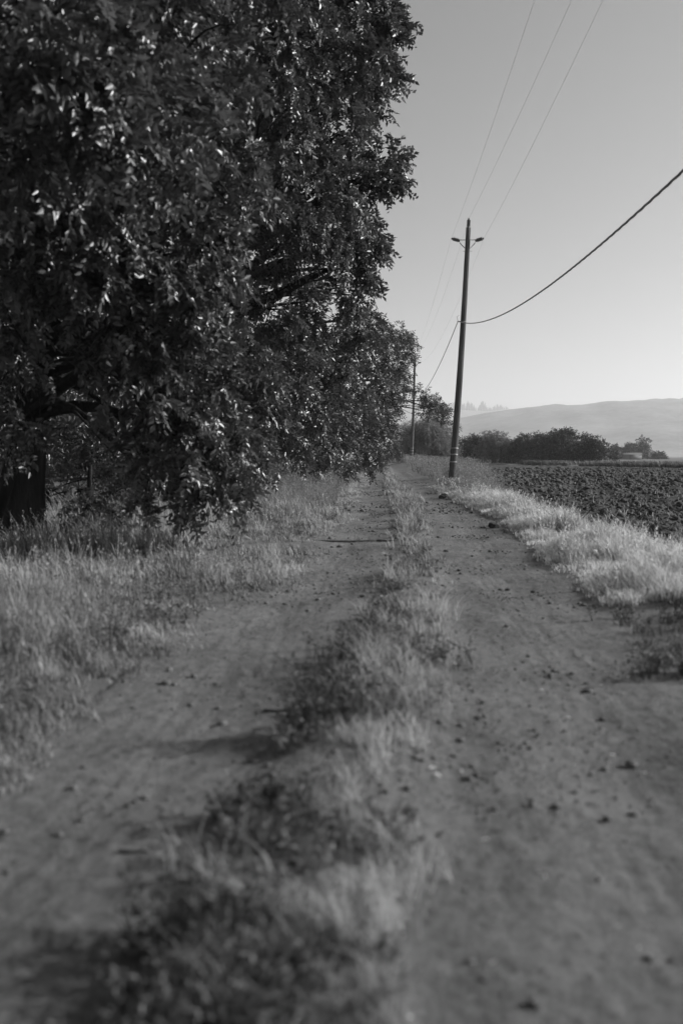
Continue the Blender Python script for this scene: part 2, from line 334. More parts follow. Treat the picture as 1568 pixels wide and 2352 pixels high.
# bare ground near the viewer, outer side: thin dead grass
n = 3600; y = logy(n, 2.2, 7.6); x = road_r(y) - .15 + 2.6 * rng.random(n); k = fbm(x * 1.8, y * 1.8, 68, 3) > .44; x, y = x[k], y[k]
x, y, h = tufts(x, y, .03 + .10 * rng.random(len(x)) ** 2, 12, .03 + .05 * rng.random(len(x)))
grass_obj('edge_grass', x, y, h, .003 + .0006 * y, M_CREEPER, 'sparse dark grass on the bare edge of the outer wheel track', lean=.9)
def stalks(name, x, y, h, mt, label):     # bent dry stems carrying loose seed heads
    n = len(x); P = np.stack([x, y, any_z(x, y)], -1); th = rng.random(n) * 6.283; ln = np.stack([np.cos(th) - .5, np.sin(th), 0 * th], -1) * (.22 * h)[:, None]
    V, Fc = blades(P, h, .003 + .0005 * y, 0, (0, 0)); V = V.reshape(n, 5, 3); V[:, 2:4] += ln[:, None] * .4; V[:, 4] += ln; tip = V[:, 4].copy(); V = V.reshape(-1, 3)
    m = 9; u = np.tile(np.linspace(.62, 1.05, m), n); B = np.repeat(P, m, 0) + (np.repeat(tip - P, m, 0)) * u[:, None]
    D = unit(np.repeat(unit(tip - P), m, 0) + .55 * rng.normal(size=(n * m, 3))); N = rand_unit(n * m); N = unit(N - D * (N * D).sum(-1, keepdims=True)); L = np.repeat(.022 + .0012 * y, m) * (.7 + .6 * rng.random(n * m))
    V2, F2 = leaflets(B, D, N, L, L * .35)
    tag(mesh_np(name, np.concatenate([V, V2]), np.concatenate([Fc, F2 + len(V)]), mt, tint=np.concatenate([np.full(len(V), .4), np.repeat(rng.random(n * m), 4)])), label, 'grass', kind='stuff')
n = 420; y = logy(n, 7.5, 34); x = road_r(y) + .1 + (field_edge(y) + .3 - road_r(y)) * rng.random(n); stalks('bank_seed_heads', x, y, .18 + .24 * rng.random(n), M_GRASS, 'dry seed heads nodding above the pale bank grass')
n = 800; y = logy(n, 3.2, 30); x = road_l(y) - .25 - rng.random(n) ** 1.2 * (1 + y * .4); stalks('verge_seed_heads', x, y, .15 + .3 * rng.random(n), M_VERGE, 'dry seed heads standing in the verge grass below the walnuts')
# stubble poking out of the field
n = 6000; y = logy(n, 9, 70); x = field_edge(y) + rng.random(n) ** 1.4 * (2 + y * .75); k = (field_mask(x, y) > .5) & (fbm(x * 1.5, y * 1.5, 67, 2) > .5); x, y = x[k], y[k]
grass_obj('field_stubble', x, y, .05 + .12 * rng.random(len(x)), .004 + .0006 * y, M_VERGE, 'sparse grass stubble poking through the dark ploughed soil', 'stubble', .5, lambda x, y: field_z(x, y))
# tall pale grass at the far end of the field
n = 26000; x = 18 + 45 * rng.random(n); y = field_far(x) + .5 + 9 * rng.random(n) ** 2; k = fbm(x * .25, y * .25, 69, 2) > .3; x, y = x[k], y[k]
grass_obj('field_margin_grass', x, y, .3 + .45 * rng.random(len(x)), np.full(len(x), .07), M_CREEPER, 'strip of pale tall grass along the far end of the ploughed field')

def pinnate(C, O, nl, LL, WW, K):
    """C twig points (n,3), O outward direction; nl compound leaves on each twig, K leaflets each"""
    n = len(C); Cr = np.repeat(C, nl, 0); Or = np.repeat(O, nl, 0); m = len(Cr)
    D = unit(Or * .6 + rand_unit(m) * .9 + np.array((0, 0, -.25))); N = unit(np.array((0, 0, .75)) + Or * .35 + rand_unit(m) * 1.0)
    N = unit(N - D * (N * D).sum(-1, keepdims=True)); Sd = np.cross(D, N)
    RL = LL * 2.9 * (.7 + .5 * rng.random(m)); base = Cr + rand_unit(m) * (LL * .9)
    t = (np.arange(K) // 2 + 1) / (K // 2 + .5); sg = np.where(np.arange(K) % 2 == 0, 1.0, -1.0)
    p = base[:, None] + D[:, None] * (RL[:, None, None] * t[None, :, None]) - np.array((0, 0, 1.0)) * (RL[:, None, None] * .25 * t[None, :, None] ** 2)
    dl = unit(Sd[:, None] * sg[None, :, None] * .9 + D[:, None] * .55 - np.array((0, 0, .22)) + .25 * rng.normal(size=(m, K, 3)))
    nn = np.broadcast_to(N[:, None], dl.shape) + .3 * rng.normal(size=dl.shape); nn = unit(nn - dl * (nn * dl).sum(-1, keepdims=True))
    sz = (.7 + .6 * rng.random((m, K))).ravel()
    tint = np.repeat(np.clip(.5 + .25 * rng.normal(size=m), 0, 1), K)
    V, Fc = leaflets(p.reshape(-1, 3), dl.reshape(-1, 3), nn.reshape(-1, 3), LL * sz, WW * sz)
    return V, Fc, np.repeat(tint, 4)
def blob_points(blobs, twigs, shell=.55):
    Cs, Os = [], []
    for (c, r) in blobs:
        n = max(6, int(twigs * (r ** 2))); u = rand_unit(n); rad = r * (shell + (1 - shell) * rng.random(n)) * (1 + .14 * rng.normal(size=n))
        q = c + u * rad[:, None] * np.array((1, 1, .8)); Cs.append(q); Os.append(unit(u + np.array((0, 0, .1))))
    return np.concatenate(Cs), np.concatenate(Os)
def bezier(a, b, lift=.25, n=7, jit=.05):
    a, b = np.array(a, float), np.array(b, float); L = np.linalg.norm(b - a)
    c = (a + b) / 2 + np.array((0, 0, lift * L)) + rng.normal(size=3) * jit * L
    t = np.linspace(0, 1, n)[:, None]; return (1 - t) ** 2 * a + 2 * t * (1 - t) * c + t * t * b

def make_tree(name, base, trunk_top, r0, blobs, label, cat='tree', group=None, twigs=34, nl=6, LL=.09, WW=.034, K=13, leaf=None, bark=None, shell=.55, twig_n=5, rs=1.0):
    blobs = [(c, r * rs) for c, r in blobs]; base = np.array(base, float); tr = thing(name, base, label, cat, group)
    tt = np.array(trunk_top, float); H = tt[2] - base[2]
    tp = np.stack([base + (tt - base) * s + np.array((math.sin(s * 5) * .06, math.cos(s * 4) * .05, 0)) * H * .25 for s in np.linspace(0, 1, 9)])
    tp[0] -= (0, 0, .15)
    rad = r0 * (1 - .55 * np.linspace(0, 1, 9)); rad[0] *= 1.9; rad[1] *= 1.22
    paths, radii = [tp], [rad]
    for (c, r) in blobs:
        s = float(np.clip(.35 + .65 * (c[2] - base[2]) / (H * 1.5) + .1 * rng.normal(), .3, 1)); a = base + (tt - base) * s
        p = bezier(a, c, .12 if c[2] > a[2] else .3, 8); rb = min(r0 * .38, .02 + .035 * np.linalg.norm(c - a) * .5)
        paths.append(p); radii.append(np.linspace(rb, .012, 8))
        for q in range(twig_n):
            s2 = rng.integers(4, 8); paths.append(bezier(p[s2], c + rand_unit(1)[0] * r * .9, .1, 5, .1)); radii.append(np.linspace(.014, .004, 5))
    tube_obj('trunk', [p - base for p in paths], radii, bark or M_BARK, tr, 18 if r0 > .15 else 6, .42)
    C, O = blob_points(blobs, twigs, shell); V, Fc, t = pinnate(C, O, nl, LL, WW, K)
    lo = any_z(np.array([base[0]]), np.array([base[1]]))[0] + .05
    V[:, 2] = np.maximum(V[:, 2], lo + .0 * V[:, 2])
    mesh_np('crown', V - base, Fc, leaf or M_LEAF, tr, tint=t); return tr
def blist(L): return [(at(px, py, D), r) for px, py, D, r in L]
def fill(c, ext, n, r):                # extra boughs inside a crown
    c = np.array(c, float); out = []
    for k in range(n):
        u = rand_unit(1)[0] * rng.random() ** .4; out.append((c + u * np.array(ext), r * (.7 + .6 * rng.random())))
    return out
WG = 'walnut trees in a row along the track'
make_tree('walnut_tree', (-5.0, 13.1, 0), (-4.35, 13.4, 5.2), .25,
    blist([(470, 1070, 10.5, .55), (400, 1000, 10.2, .65), (490, 950, 10.6, .6), (340, 1100, 10.8, .45), (460, 840, 10.6, .65), (380, 770, 10, .75), (280, 700, 9.6, .8), (440, 690, 10.2, .65), (520, 1000, 11, .4), (500, 780, 11, .4),
           (350, 880, 10, .55), (535, 1130, 10.7, .3), (440, 1140, 10.5, .35), (240, 820, 10.2, .5), (-60, 800, 13, .9), (-90, 620, 13, 1.0), (-40, 950, 13, .6), (30, 850, 11.2, .5), (30, 1000, 11.2, .45), (10, 690, 10, .8), (150, 560, 9, 1), (300, 520, 9, .9),
           (420, 580, 9.6, .8), (90, 330, 7.2, .8), (290, 300, 7.6, .85), (170, 430, 8.4, .8), (480, 390, 9.6, .9), (190, 110, 6.8, .8), (420, 130, 8.6, .95), (40, 80, 6.8, .8), (300, 180, 8.6, .8), (250, -120, 9, 1.3), (480, -100, 10, 1.3), (0, 480, 9.5, 1), (400, 1000, 14, .7), (430, 900, 14, .8), (380, 830, 14, .8), (340, 1060, 14.5, .45), (470, 1050, 14, .5), (520, 930, 13.7, .9), (500, 1010, 13.6, .7), (540, 860, 13.8, .8), (450, 960, 13.5, .8), (560, 990, 13.8, .6), (470, 800, 13.6, .9)])
    + fill((-4.6, 12.9, 6.0), (2.0, 1.6, 2.8), 8, .9),
    'big walnut with a ridged trunk and boughs hanging to the grass, first of the row', group=WG, twigs=85, rs=.70, nl=6, LL=.085, WW=.042, shell=.7)
make_tree('walnut_tree', (-4.6, 21, 0), (-3.6, 20.5, 5.6), .30,
    blist([(825, 40, 17, .85), (870, 90, 17, .4), (815, 180, 17, .75), (860, 170, 17.5, .35), (850, 270, 18, .3), (760, 120, 16, 1.2), (640, 60, 15, 1.2), (700, 280, 16, 1.2), (790, 300, 18, .8), (885, 360, 18, .4), (865, 415, 17.5, .4), (800, 430, 18, .9), (600, 250, 14.5, 1.1),
           (560, 420, 15, 1.1), (680, 430, 16, 1.1), (740, 520, 17, .9), (820, 540, 18, .55), (865, 555, 18, .28), (640, 560, 18, 1), (790, 620, 19, .5), (835, 590, 19, .4), (845, 550, 18.5, .45), (825, 680, 20.5, .5), (835, 735, 22, .55), (905, 385, 18, .3), (905, 40, 17, .22), (900, 92, 17, .2), (890, 175, 17.3, .2), (898, 425, 17.6, .2), (872, 566, 18.3, .22), (838, 645, 19.2, .22), (880, 120, 17, .4), (880, 30, 17, .45), (790, -80, 17, 1.2), (700, -90, 16, 1.4), (560, -60, 15, 1.4),
           (650, 710, 20, 1.2), (735, 690, 21, .95), (640, 840, 20, 1.2), (740, 820, 22, 1.1), (700, 950, 22, 1.1), (650, 1010, 20, .7), (600, 900, 19, 1), (620, 1060, 19, .45), (560, 1070, 18, .5), (680, 1040, 22, .55), (740, 1050, 24, .5)])
    + fill((-4.0, 20.5, 7), (2.0, 2.6, 3), 9, 1.0),
    'tallest walnut of the row, its upper boughs overhanging the track against open sky', group=WG, twigs=75, rs=.72, nl=6, LL=.09, WW=.046, shell=.7)
make_tree('walnut_tree', (-4.8, 33, 0), (-3.6, 33, 5), .28,
    blist([(800, 800, 26, 1.1), (830, 760, 28, .9), (835, 810, 31, 1.0), (885, 795, 33, .6), (855, 880, 32, 1.0), (895, 860, 33, .4), (800, 920, 29, 1.1), (840, 980, 33, 1.0), (885, 940, 34, .5), (800, 1010, 29, 1.1), (740, 1010, 28, 1.1), (700, 1030, 27, .8), (760, 920, 27, 1.2), (690, 900, 27, 1.3), (830, 1030, 34, .8), (790, 1055, 28, .5), (845, 1060, 34, .5)])
    + fill((-4.0, 33.5, 4.6), (2.6, 3, 2.6), 10, 1.1),
    'walnut with silvery glinting leaves drooping over weeds, behind the tree with the tallest crown', group=WG, twigs=55, rs=.75, nl=6, LL=.10, WW=.045, shell=.7)
make_tree('walnut_tree', (-4.2, 50, 0), (-3.0, 50, 5), .28,
    blist([(938, 785, 50, .45), (915, 800, 47, .8), (910, 850, 47, .8), (932, 825, 51, .45), (925, 770, 50, .45), (912, 880, 48, .5), (938, 893, 52, .3), (895, 920, 46, .7), (908, 915, 48, .4), (880, 1000, 46, .7), (895, 965, 47, .5), (850, 1040, 45, .8), (985, 920, 56, .6), (970, 900, 55, .5), (1000, 945, 57, .5), (975, 945, 56, .4), (875, 1055, 48, .5), (880, 780, 46, 1.0), (840, 960, 46, 1.2), (840, 860, 46, 1.2)])
    + fill((-4, 50, 4.2), (2.2, 3, 2.4), 12, 1.3),
    'walnut whose tip boughs reach across the slimmer second utility pole', group=WG, twigs=48, nl=6, LL=.11, WW=.05, K=9)
make_tree('walnut_sapling', tuple(gp(200, 1258)), tuple(gp(205, 1258) + np.array((.05, 0, 1.0))), .045, blist([(205, 1215, 11.6, .22), (165, 1225, 11.7, .2), (240, 1225, 11.6, .2), (200, 1165, 11.8, .2), (260, 1190, 11.6, .18), (180, 1130, 11.8, .15), (300, 1215, 11.5, .16)]),
    'dark leafy sapling in the grass between the ridged trunk and the hanging boughs', 'sapling', twigs=260, nl=5, LL=.06, WW=.028, K=9)
for px, py, D, r, lb in ((110, 1130, 18, .55, 'dim understory shrub in the shade beside the thick ridged trunk'), (340, 1125, 20, .6, 'dim understory shrub half hidden by the hanging boughs of the big walnut'), (500, 1120, 21, .5, 'small dim shrub in the shade by the grassy verge'), (-40, 1110, 22, .8, 'dim shrub at the outer side of the ridged trunk')):
    c = at(px, py, D); make_tree('understory_shrub', (c[0], c[1], 0), (c[0], c[1], .5), .05, fill((c[0], c[1], .65), (.9, .6, .4), 9, r), lb, 'shrub', 'shrubs in the shade of the walnuts', twigs=26, nl=5, LL=.09, WW=.045, K=7, twig_n=2)
for bx, by, hh, lb in ((-10, 25, 6, 'dark walnut crowding close behind the thick ridged trunk'), (-8.5, 33, 6.5, 'dark shady walnut seen low between the thick ridged trunk and its hanging boughs'), (-12.5, 42, 7, 'dark walnut standing back in the deep shade beside the ridged trunk'), (-8.5, 46, 6.5, 'dark walnut behind the weeds of the verge'),
                       (-17, 55, 7.5, 'dark walnut farthest from the track, in the shade of the grove'), (-8, 70, 7, 'walnut closing the far end of the row above the verge weeds'), (-12, 64, 7, 'dim walnut filling the gap deep inside the grove')):
    make_tree('walnut_tree', (bx, by, 0), (bx + .3, by, hh * .55), .2, fill((bx, by, hh * .52), (3.2, 3.0, hh * .47), 30, 1.4), lb, group='walnut trees behind the row', twigs=9, nl=5, LL=.16, WW=.075, K=9, twig_n=2)

# trees and bushes further down the road and along the far end of the field
def bush(name, px, py_top, py_bot, wpx, D, label, cat, group, leaf, nb, LL, WW, twigs, nl=5, K=7, up=.0, base_z=0.0, seedless=None):
    top = at(px, py_top, D); x0 = top[0]; H = top[2] - base_z; Wd = wpx / F * D / 2
    bl = []
    for k in range(nb):
        a = rng.random() * 6.283; q = rng.random() ** .5; zz = rng.random() ** .8
        env = math.sqrt(max(.05, 1 - (zz * .9) ** 2.6))
        rr = .25 * min(Wd, H) * (.6 + .7 * rng.random())
        bl.append((np.array((x0 + math.cos(a) * q * Wd * env * 1.0, D + math.sin(a) * q * Wd * .7, base_z + max(rr * .6, zz * (H - rr * .8)))), rr))
    bl.append((np.array((x0 + .1 * Wd * rng.normal(), D, base_z + H - .16 * min(Wd, H))), .2 * min(Wd, H)))
    tr = make_tree(name, (x0, D, base_z), (x0 + .1, D, base_z + H * .45), max(.05, H * .02), bl, label, cat, group, twigs=twigs, nl=nl, LL=LL, WW=WW, K=K, leaf=leaf, twig_n=2)
    return tr
bush('willow_bush', 970, 962, 1060, 150, 118, 'rounded feathery willow bush beside the second utility pole', 'bush', None, M_WILLOW, 60, .22, .05, 20, 8, 7, base_z=.2)
bush('walnut_tree', 1010, 928, 1050, 80, 128, 'walnut rising behind the rounded willow bush', 'tree', WG, M_LEAF_FAR, 22, .26, .12, 9, 5, 7)
HG = 'bushes along the far end of the field'
for a in ((1085, 998, 95, 150, 'bushy shrub just past the near pole, first of the far hedge', M_LEAF_FAR), (1130, 990, 95, 148, 'open pale-leaved shrub with a knobbly top in the far hedge', M_WILLOW), (1190, 1008, 110, 150, 'low dim shrub filling the dip of the far hedge', M_LEAF_FAR),
          (1230, 996, 105, 146, 'twiggy upright shrub in the middle of the far hedge', M_LEAF_FAR), (1290, 985, 120, 138, 'tallest dark bush of the far hedge', M_LEAF_FAR), (1345, 1000, 130, 132, 'broad rounded bush ending the far hedge above pale grass', M_LEAF_FAR)):
    bush('hedge_bush', a[0], a[1], 1060, a[2], a[3], a[4], 'bush', HG, a[5], 46, .24, .11, 11, 5, 7)
FG = 'far trees by the shed'
for a in ((1418, 1028, 34, 330, 'small hazy tree at the hedge side of the far clump'), (1445, 1024, 12, 350, 'narrow pointed hazy tree between two rounder ones'), (1470, 1007, 50, 360, 'largest hazy round-headed tree beyond the field'), (1512, 1044, 26, 340, 'low hazy bush beyond the little white shed')):
    bush('far_tree', a[0], a[1], 1058, a[2], a[3], a[4], 'tree', FG, M_LEAF_FAR, 18, .55, .3, 4, 5, 7)

# leafy verge weeds: stems with small leaves
def weeds(name, x, y, h, mt, label, LL=.05, per=26, zf=any_z, cat='weeds', kind='stuff', origin=None, parent=None, spread=.22):
    n = len(x); xx = np.repeat(x, per); yy = np.repeat(y, per); hh = np.repeat(h, per); s = rng.random(n * per) ** .7
    th = np.repeat(rng.random(n) * 6.283, per) + .9 * rng.normal(size=n * per); q = spread * hh * s * (.4 + rng.random(n * per))
    P = np.stack([xx + np.cos(th) * q, yy + np.sin(th) * q, zf(xx, yy) + hh * s], -1)
    D = unit(np.stack([np.cos(th), np.sin(th), .5 + .5 * rng.random(n * per)], -1) + .5 * rng.normal(size=(n * per, 3))); N = rand_unit(n * per); N = unit(N - D * (N * D).sum(-1, keepdims=True))
    sc = np.repeat(np.clip(y / 30, .6, 2.5), per) if cat == 'weeds' and name not in ('ridge_weeds', 'verge_creepers') else np.ones(n * per)
    L = LL * (.6 + .8 * rng.random(n * per)) * sc; V, Fc = leaflets(P, D, N, L, L * .3)
    V2, F2 = blades(np.repeat(np.stack([x, y, zf(x, y)], -1), 3, 0), np.repeat(h, 3) * (.7 + .3 * rng.random(3 * n)), np.repeat(.006 * np.clip(y / 20, .6, 3), 3), .45)
    t = np.concatenate([np.repeat(rng.random(n * per), 4), np.full(len(V2), .4)])
    V, Fc = np.concatenate([V, V2]), np.concatenate([Fc, F2 + len(V)])
    if parent is not None: return mesh_np(name, V - origin, Fc, mt, parent, tint=t)
    o = mesh_np(name, V, Fc, mt, tint=t)
    return tag(o, label, cat, kind=kind)
b1x, D1x = gp(1037, 1104)[:2]
n = 2600; y = logy(n, 23, 115); a = road_r(y) + .3; b = field_edge(y) + .5; x = a + (b - a) * rng.random(n); k = fbm(x * .8, y * .5, 71, 2) > .36; x, y = x[k], y[k]
hw = (.35 + .65 * rng.random(len(x))) * np.clip(y / 32, .8, 1.0)
hw = np.where((np.abs(x - b1x / D1x * y) < .32) & (y < D1x), np.minimum(hw, np.maximum(.06, .8 * 1.1 * (1 - y / D1x))), hw)      # trampled ground at the foot of the pole
weeds('bank_weeds', x, y, hw, M_WEED, 'leafy tall weeds round the foot of the near utility pole')
weeds('ridge_weeds', RW[0], RW[1], .015 + .06 * rng.random(len(RW[0])) ** 1.5, M_CREEPER, 'low dark creeping weeds among the thin grass of the centre ridge', .022, 20, any_z, spread=.8)
n = 2600; y = logy(n, 2.6, 24); x = road_l(y) + .1 - rng.random(n) ** 1.2 * np.clip(1.2 + y * .5, 0, 7); k = fbm(x * 1.7 + 3, y * 1.7, 77, 3) > .50; x, y = x[k], y[k]
weeds('verge_creepers', x, y, .04 + .22 * rng.random(len(x)) ** 1.8, M_CREEPER, 'dull broad-leaved weeds mixed into the verge grass', .028, 26, any_z, spread=.35)
n = 3600; y = logy(n, 19, 70); x = road_l(y) - .25 - rng.random(n) * (1 + .1 * y); k = fbm(x * .8, y * .5, 73, 2) > .33; x, y = x[k], y[k]
weeds('verge_weeds', x, y, (.25 + .5 * rng.random(len(x))), M_WEED, 'fine pale weeds standing below the hanging walnut boughs')

n = 200; y = logy(n, 1.8, 14); x = strip_a(y) - .2 + 2.6 * rng.random(n); k = fbm(x * 1.5, y * 1.5, 75, 2) > .5; x, y = x[k], y[k]; n = len(x)
D_ = unit(np.concatenate([rng.normal(size=(n, 2)), .25 * rng.normal(size=(n, 1))], 1)); N_ = unit(np.array((0, 0, 1.)) + .5 * rand_unit(n)); N_ = unit(N_ - D_ * (N_ * D_).sum(-1, keepdims=True))
L_ = .012 + .03 * rng.random(n); V, Fc = leaflets(np.stack([x, y, any_z(x, y) + .008], -1), D_, N_, L_, L_ * .4)
tag(mesh_np('leaf_litter', V, Fc, M_GRASS, tint=np.repeat(rng.random(n), 4)), 'small pale dead leaves strewn on the dirt track', 'leaf litter', kind='stuff')

# ------------------------------------------------------------------ utility poles and wires
def pole(name, base, top, rb, rt, label, detail=True):
    base = np.array(base, float); top = np.array(top, float); ax = unit(top - base); H = np.linalg.norm(top - base)
    p = thing(name, base, label, 'utility pole', 'utility poles along the track')
    ss = np.linspace(0, 1, 28); mid = [ax * (H * s) + np.array((.05 * math.sin(s * 3.1), 0, 0)) for s in ss]; mid[0] = mid[0] - ax * .4
    tube_obj('shaft', [mid], [np.linspace(rb, rt, 28)], M_POLE, p, 18, .05)
    rot = Vector(ax).to_track_quat('Z', 'Y').to_matrix()
    def put(V, o, M=None): 
        Mx = np.array(M if M is not None else rot); return V @ Mx.T + o
    def r_at(s): return rb + (rt - rb) * s
    for s in (.075, .105, .13):
        r = r_at(s); V, Fq = lathe([(r + .004, -.03), (r + .016, -.03), (r + .016, .03), (r + .004, .03)], 20); mesh_np('band', put(V, ax * H * s + np.array((.05 * math.sin(s * 3.1), 0, 0))), Fq, M_BAND, p)
    def insul(o, d, L=.62, r=.09):
        pr = [(.001, 0), (.06, 0), (.06, .05)]
        for k in range(7):
            z = .06 + k * (L - .14) / 7; pr += [(.04, z), (r, z + .018), (r, z + .03), (.04, z + .045)]
        pr += [(.035, L - .07), (.05, L - .05), (.05, L - .02), (.02, L - .015), (.03, L), (.001, L)]
        M = Vector(d).to_track_quat('Z', 'Y').to_matrix(); V, Fq = lathe(pr, 18); mesh_np('insulator', put(V, o, M), Fq, M_PORC, p)
        return o + np.array(Vector(d).normalized()) * L
    ends = []
    ends.append(insul(ax * (H - .02), ax, .44))
    for sx in (-1, 1):
        at_ = ax * (H - .55); e = at_ + np.array((sx * .34, 0, -.03)); d = np.array((sx * 1.0, 0, .28 if sx > 0 else .30))
        tube_obj('bracket', [[at_ + np.array((sx * .10, -.06, 0)), at_ + np.array((sx * .24, -.06, -.005)), e + np.array((sx * .0, 0, .045))],
                             [at_ + np.array((sx * .10, -.06, -.38)), at_ + np.array((sx * .28, -.04, -.2)), e + np.array((0, 0, -.08))],
                             [at_ + np.array((sx * .06, -.07, -.5)), at_ + np.array((sx * .2, -.07, -.5))]], [.016, .018, .01], M_STEEL, p, 8)
        ends.append(insul(e, d, .40))
    s = .63; tube_obj('cable_clamp', [[ax * H * s + np.array((-.22, -.1, .03)), ax * H * s + np.array((0, -.16, 0)), ax * H * s + np.array((.17, -.08, 0))],
                              [ax * H * s + np.array((-.2, -.1, .02)), ax * H * s + np.array((-.24, -.1, .22)), ax * H * s + np.array((-.15, -.1, .3))]], [.02, .008], M_STEEL, p, 8)
    return base, ax, H, [base + e for e in ends], base + ax * H * s + np.array((-.2, -.1, .02))
b1 = gp(1037, 1104); D1 = b1[1]
P1 = pole('utility_pole', (b1[0], D1, 0), at(1075, 523, D1), .165, .105, 'near wooden utility pole, leaning, with three pale bands low on its shaft')
D2 = 110.0; b2 = at(944, 1060, D2); t2 = at(952, 822, D2)
P2 = pole('utility_pole', (b2[0], D2, max(b2[2], .2)), t2, .17, .11, 'distant utility pole half hidden by walnut boughs beside the willow bush')
def sag(a, b, s, n=40):
    t = np.linspace(0, 1, n)[:, None]; p = a + (b - a) * t; p[:, 2] -= s * 4 * (t * (1 - t))[:, 0]; return p
back = np.array((0, -22 - D1, 0.0))
labs = ['thin power wire on the top post insulator', 'thin power wire on the insulator nearest the trees', 'thin power wire on the insulator over the field']
X0 = [0.8, -.08, -.4]
for k in range(3):
    a = P1[3][k]; e = a + np.array((X0[k], -66, 0)); b = P2[3][k]
    pth = np.concatenate([sag(e, a, .9), sag(a, b, 1.1)[1:]])
    tag(tube_obj('power_wire', [pth - a], [.0034], M_WIRE, None, 5, origin=a), labs[k], 'wire', 'power wires')
a = P1[4]; e = a + np.array((.6, -66, 0)); b = P2[4]
pth = np.concatenate([sag(e, a, 2.65, 120), sag(a, b, 1.2, 60)[1:]])
sl_ = np.concatenate([[0], np.cumsum(np.linalg.norm(np.diff(pth, axis=0), axis=1))]); L = sl_[-1]; tt = np.arange(0, L, .12)
pp = np.stack([np.interp(tt, sl_, pth[:, k]) for k in range(3)], -1)
tw = [pp + .011 * np.stack([np.cos(tt * 5 + q), 0 * tt, np.sin(tt * 5 + q)], -1) - a for q in (0, 2.09, 4.19)]
tag(tube_obj('service_cable', tw, [.009] * 3, M_CABLE, None, 6, origin=a), 'thick twisted cable sagging low from the middle of the near pole', 'cable')

# marker post by the far end of the road
mp = at(920, 1056, 104); mp[2] = .3
m = thing('marker_post', mp, 'thin short marker post standing before the dark willow bush', 'post')
tube_obj('shaft', [[(0, 0, -.1), (0, 0, 1.1)]], [.025], M_STEEL, m, 8)
V, Fq = lathe([(.001, 1.08), (.07, 1.08), (.07, 1.2), (.001, 1.22)], 12); mesh_np('cap', V, Fq, M_BAND, m)

# white shed and a far pole
def box(x0, x1, y0, y1, z0, z1):
    V = np.array([(x, y, z) for z in (z0, z1) for (x, y) in ((x0, y0), (x1, y0), (x1, y1), (x0, y1))], float)
    return V, np.array([(3, 2, 1, 0), (4, 5, 6, 7), (0, 1, 5, 4), (1, 2, 6, 5), (2, 3, 7, 6), (3, 0, 4, 7)])
sp = at(1448, 1056, 330); sp[2] = 0
sh = thing('white_shed', sp, 'low white shed under the hazy far trees', 'shed')
V, Fq = box(-3, 3, -2, 2, -.1, 1.7); mesh_np('wall', V, Fq, M_WALL, sh)
Vr = np.array([(-3.3, -2.4, 1.68), (3.3, -2.4, 1.68), (3.3, 2.4, 1.68), (-3.3, 2.4, 1.68), (-3.3, 0, 2.3), (3.3, 0, 2.3)], float)
me = bpy.data.meshes.new('roof'); me.from_pydata(Vr.tolist(), [], [(0, 1, 5, 4), (2, 3, 4, 5), (0, 4, 3), (1, 2, 5), (3, 2, 1, 0)]); me.materials.append(M_ROOF)
ro = bpy.data.objects.new('roof', me); COL.objects.link(ro); ro.parent = sh
V, Fq = box(-1, .2, -2.03, -1.9, -.05, 1.5); mesh_np('door', V, Fq, M_STEEL, sh)

# ------------------------------------------------------------------ small things on the road
def stick(px, py, ang, L, r, label, bend=.05):
    c = gp(px, py); c[2] = road_z(np.array([c[0]]), np.array([c[1]]))[0] + r * .8
    t = np.linspace(-.5, .5, 7); d = np.array((math.cos(ang), math.sin(ang), 0)); s = np.array((-d[1], d[0], 0))
    p = [d * L * k + s * bend * L * math.sin(k * 7) for k in t]
    paths, radii = [p], [np.linspace(r, r * .5, 7)]
    paths.append([p[4], p[4] + (d * .6 + s * .8) * L * .18 + np.array((0, 0, r))]); radii.append(np.array([r * .5, r * .25]))
    tag(tube_obj('stick', paths, radii, M_TWIG, None, 7, .3, origin=c), label, 'stick', 'fallen sticks on the track')
stick(800, 1245, .02, .9, .018, 'long broken stick lying across the wheel track by the trees')
stick(890, 1247, -.03, .28, .02, 'short thick stick end lying beside the long broken one')
stick(640, 1645, -.1, .13, .008, 'bare twig sticking out from the dark centre weed')
stick(310, 1968, -.12, .09, .007, 'small dark twig on the bare wheel track')
def rock(name, px, py, s, label, mt, cat='stone'):
    c = gp(px, py); c[2] = any_z(np.array([c[0]]), np.array([c[1]]))[0] + s * .25
    import bmesh
    bm = bmesh.new(); bmesh.ops.create_icosphere(bm, subdivisions=3, radius=s)
    for v in bm.verts:
        q = np.array(v.co) / s; k = 1 + .5 * (vnoise(np.array([q[0] * 1.6 + 5 + px]), np.array([q[1] * 1.6 + q[2] * 2.1]), 3)[0] - .5) + .25 * (vnoise(np.array([q[0] * 4 + px]), np.array([q[1] * 4 + q[2] * 5]), 4)[0] - .5)
        v.co *= k; v.co.z *= .62
    me = bpy.data.meshes.new(name); bm.to_mesh(me); bm.free(); me.materials.append(mt)
    o = bpy.data.objects.new(name, me); COL.objects.link(o); o.location = c; tag(o, label, cat)
rock('stone', 1450, 1760, .022, 'single dark stone on the outer wheel track', M_STONE)
rock('earth_clod', 1018, 1146, .13, 'dark earth clod at the road edge below the near pole', M_CLOD, 'clod')
rock('earth_clod', 1135, 1215, .09, 'dark earth clod against the edge of the pale bank grass', M_CLOD, 'clod')

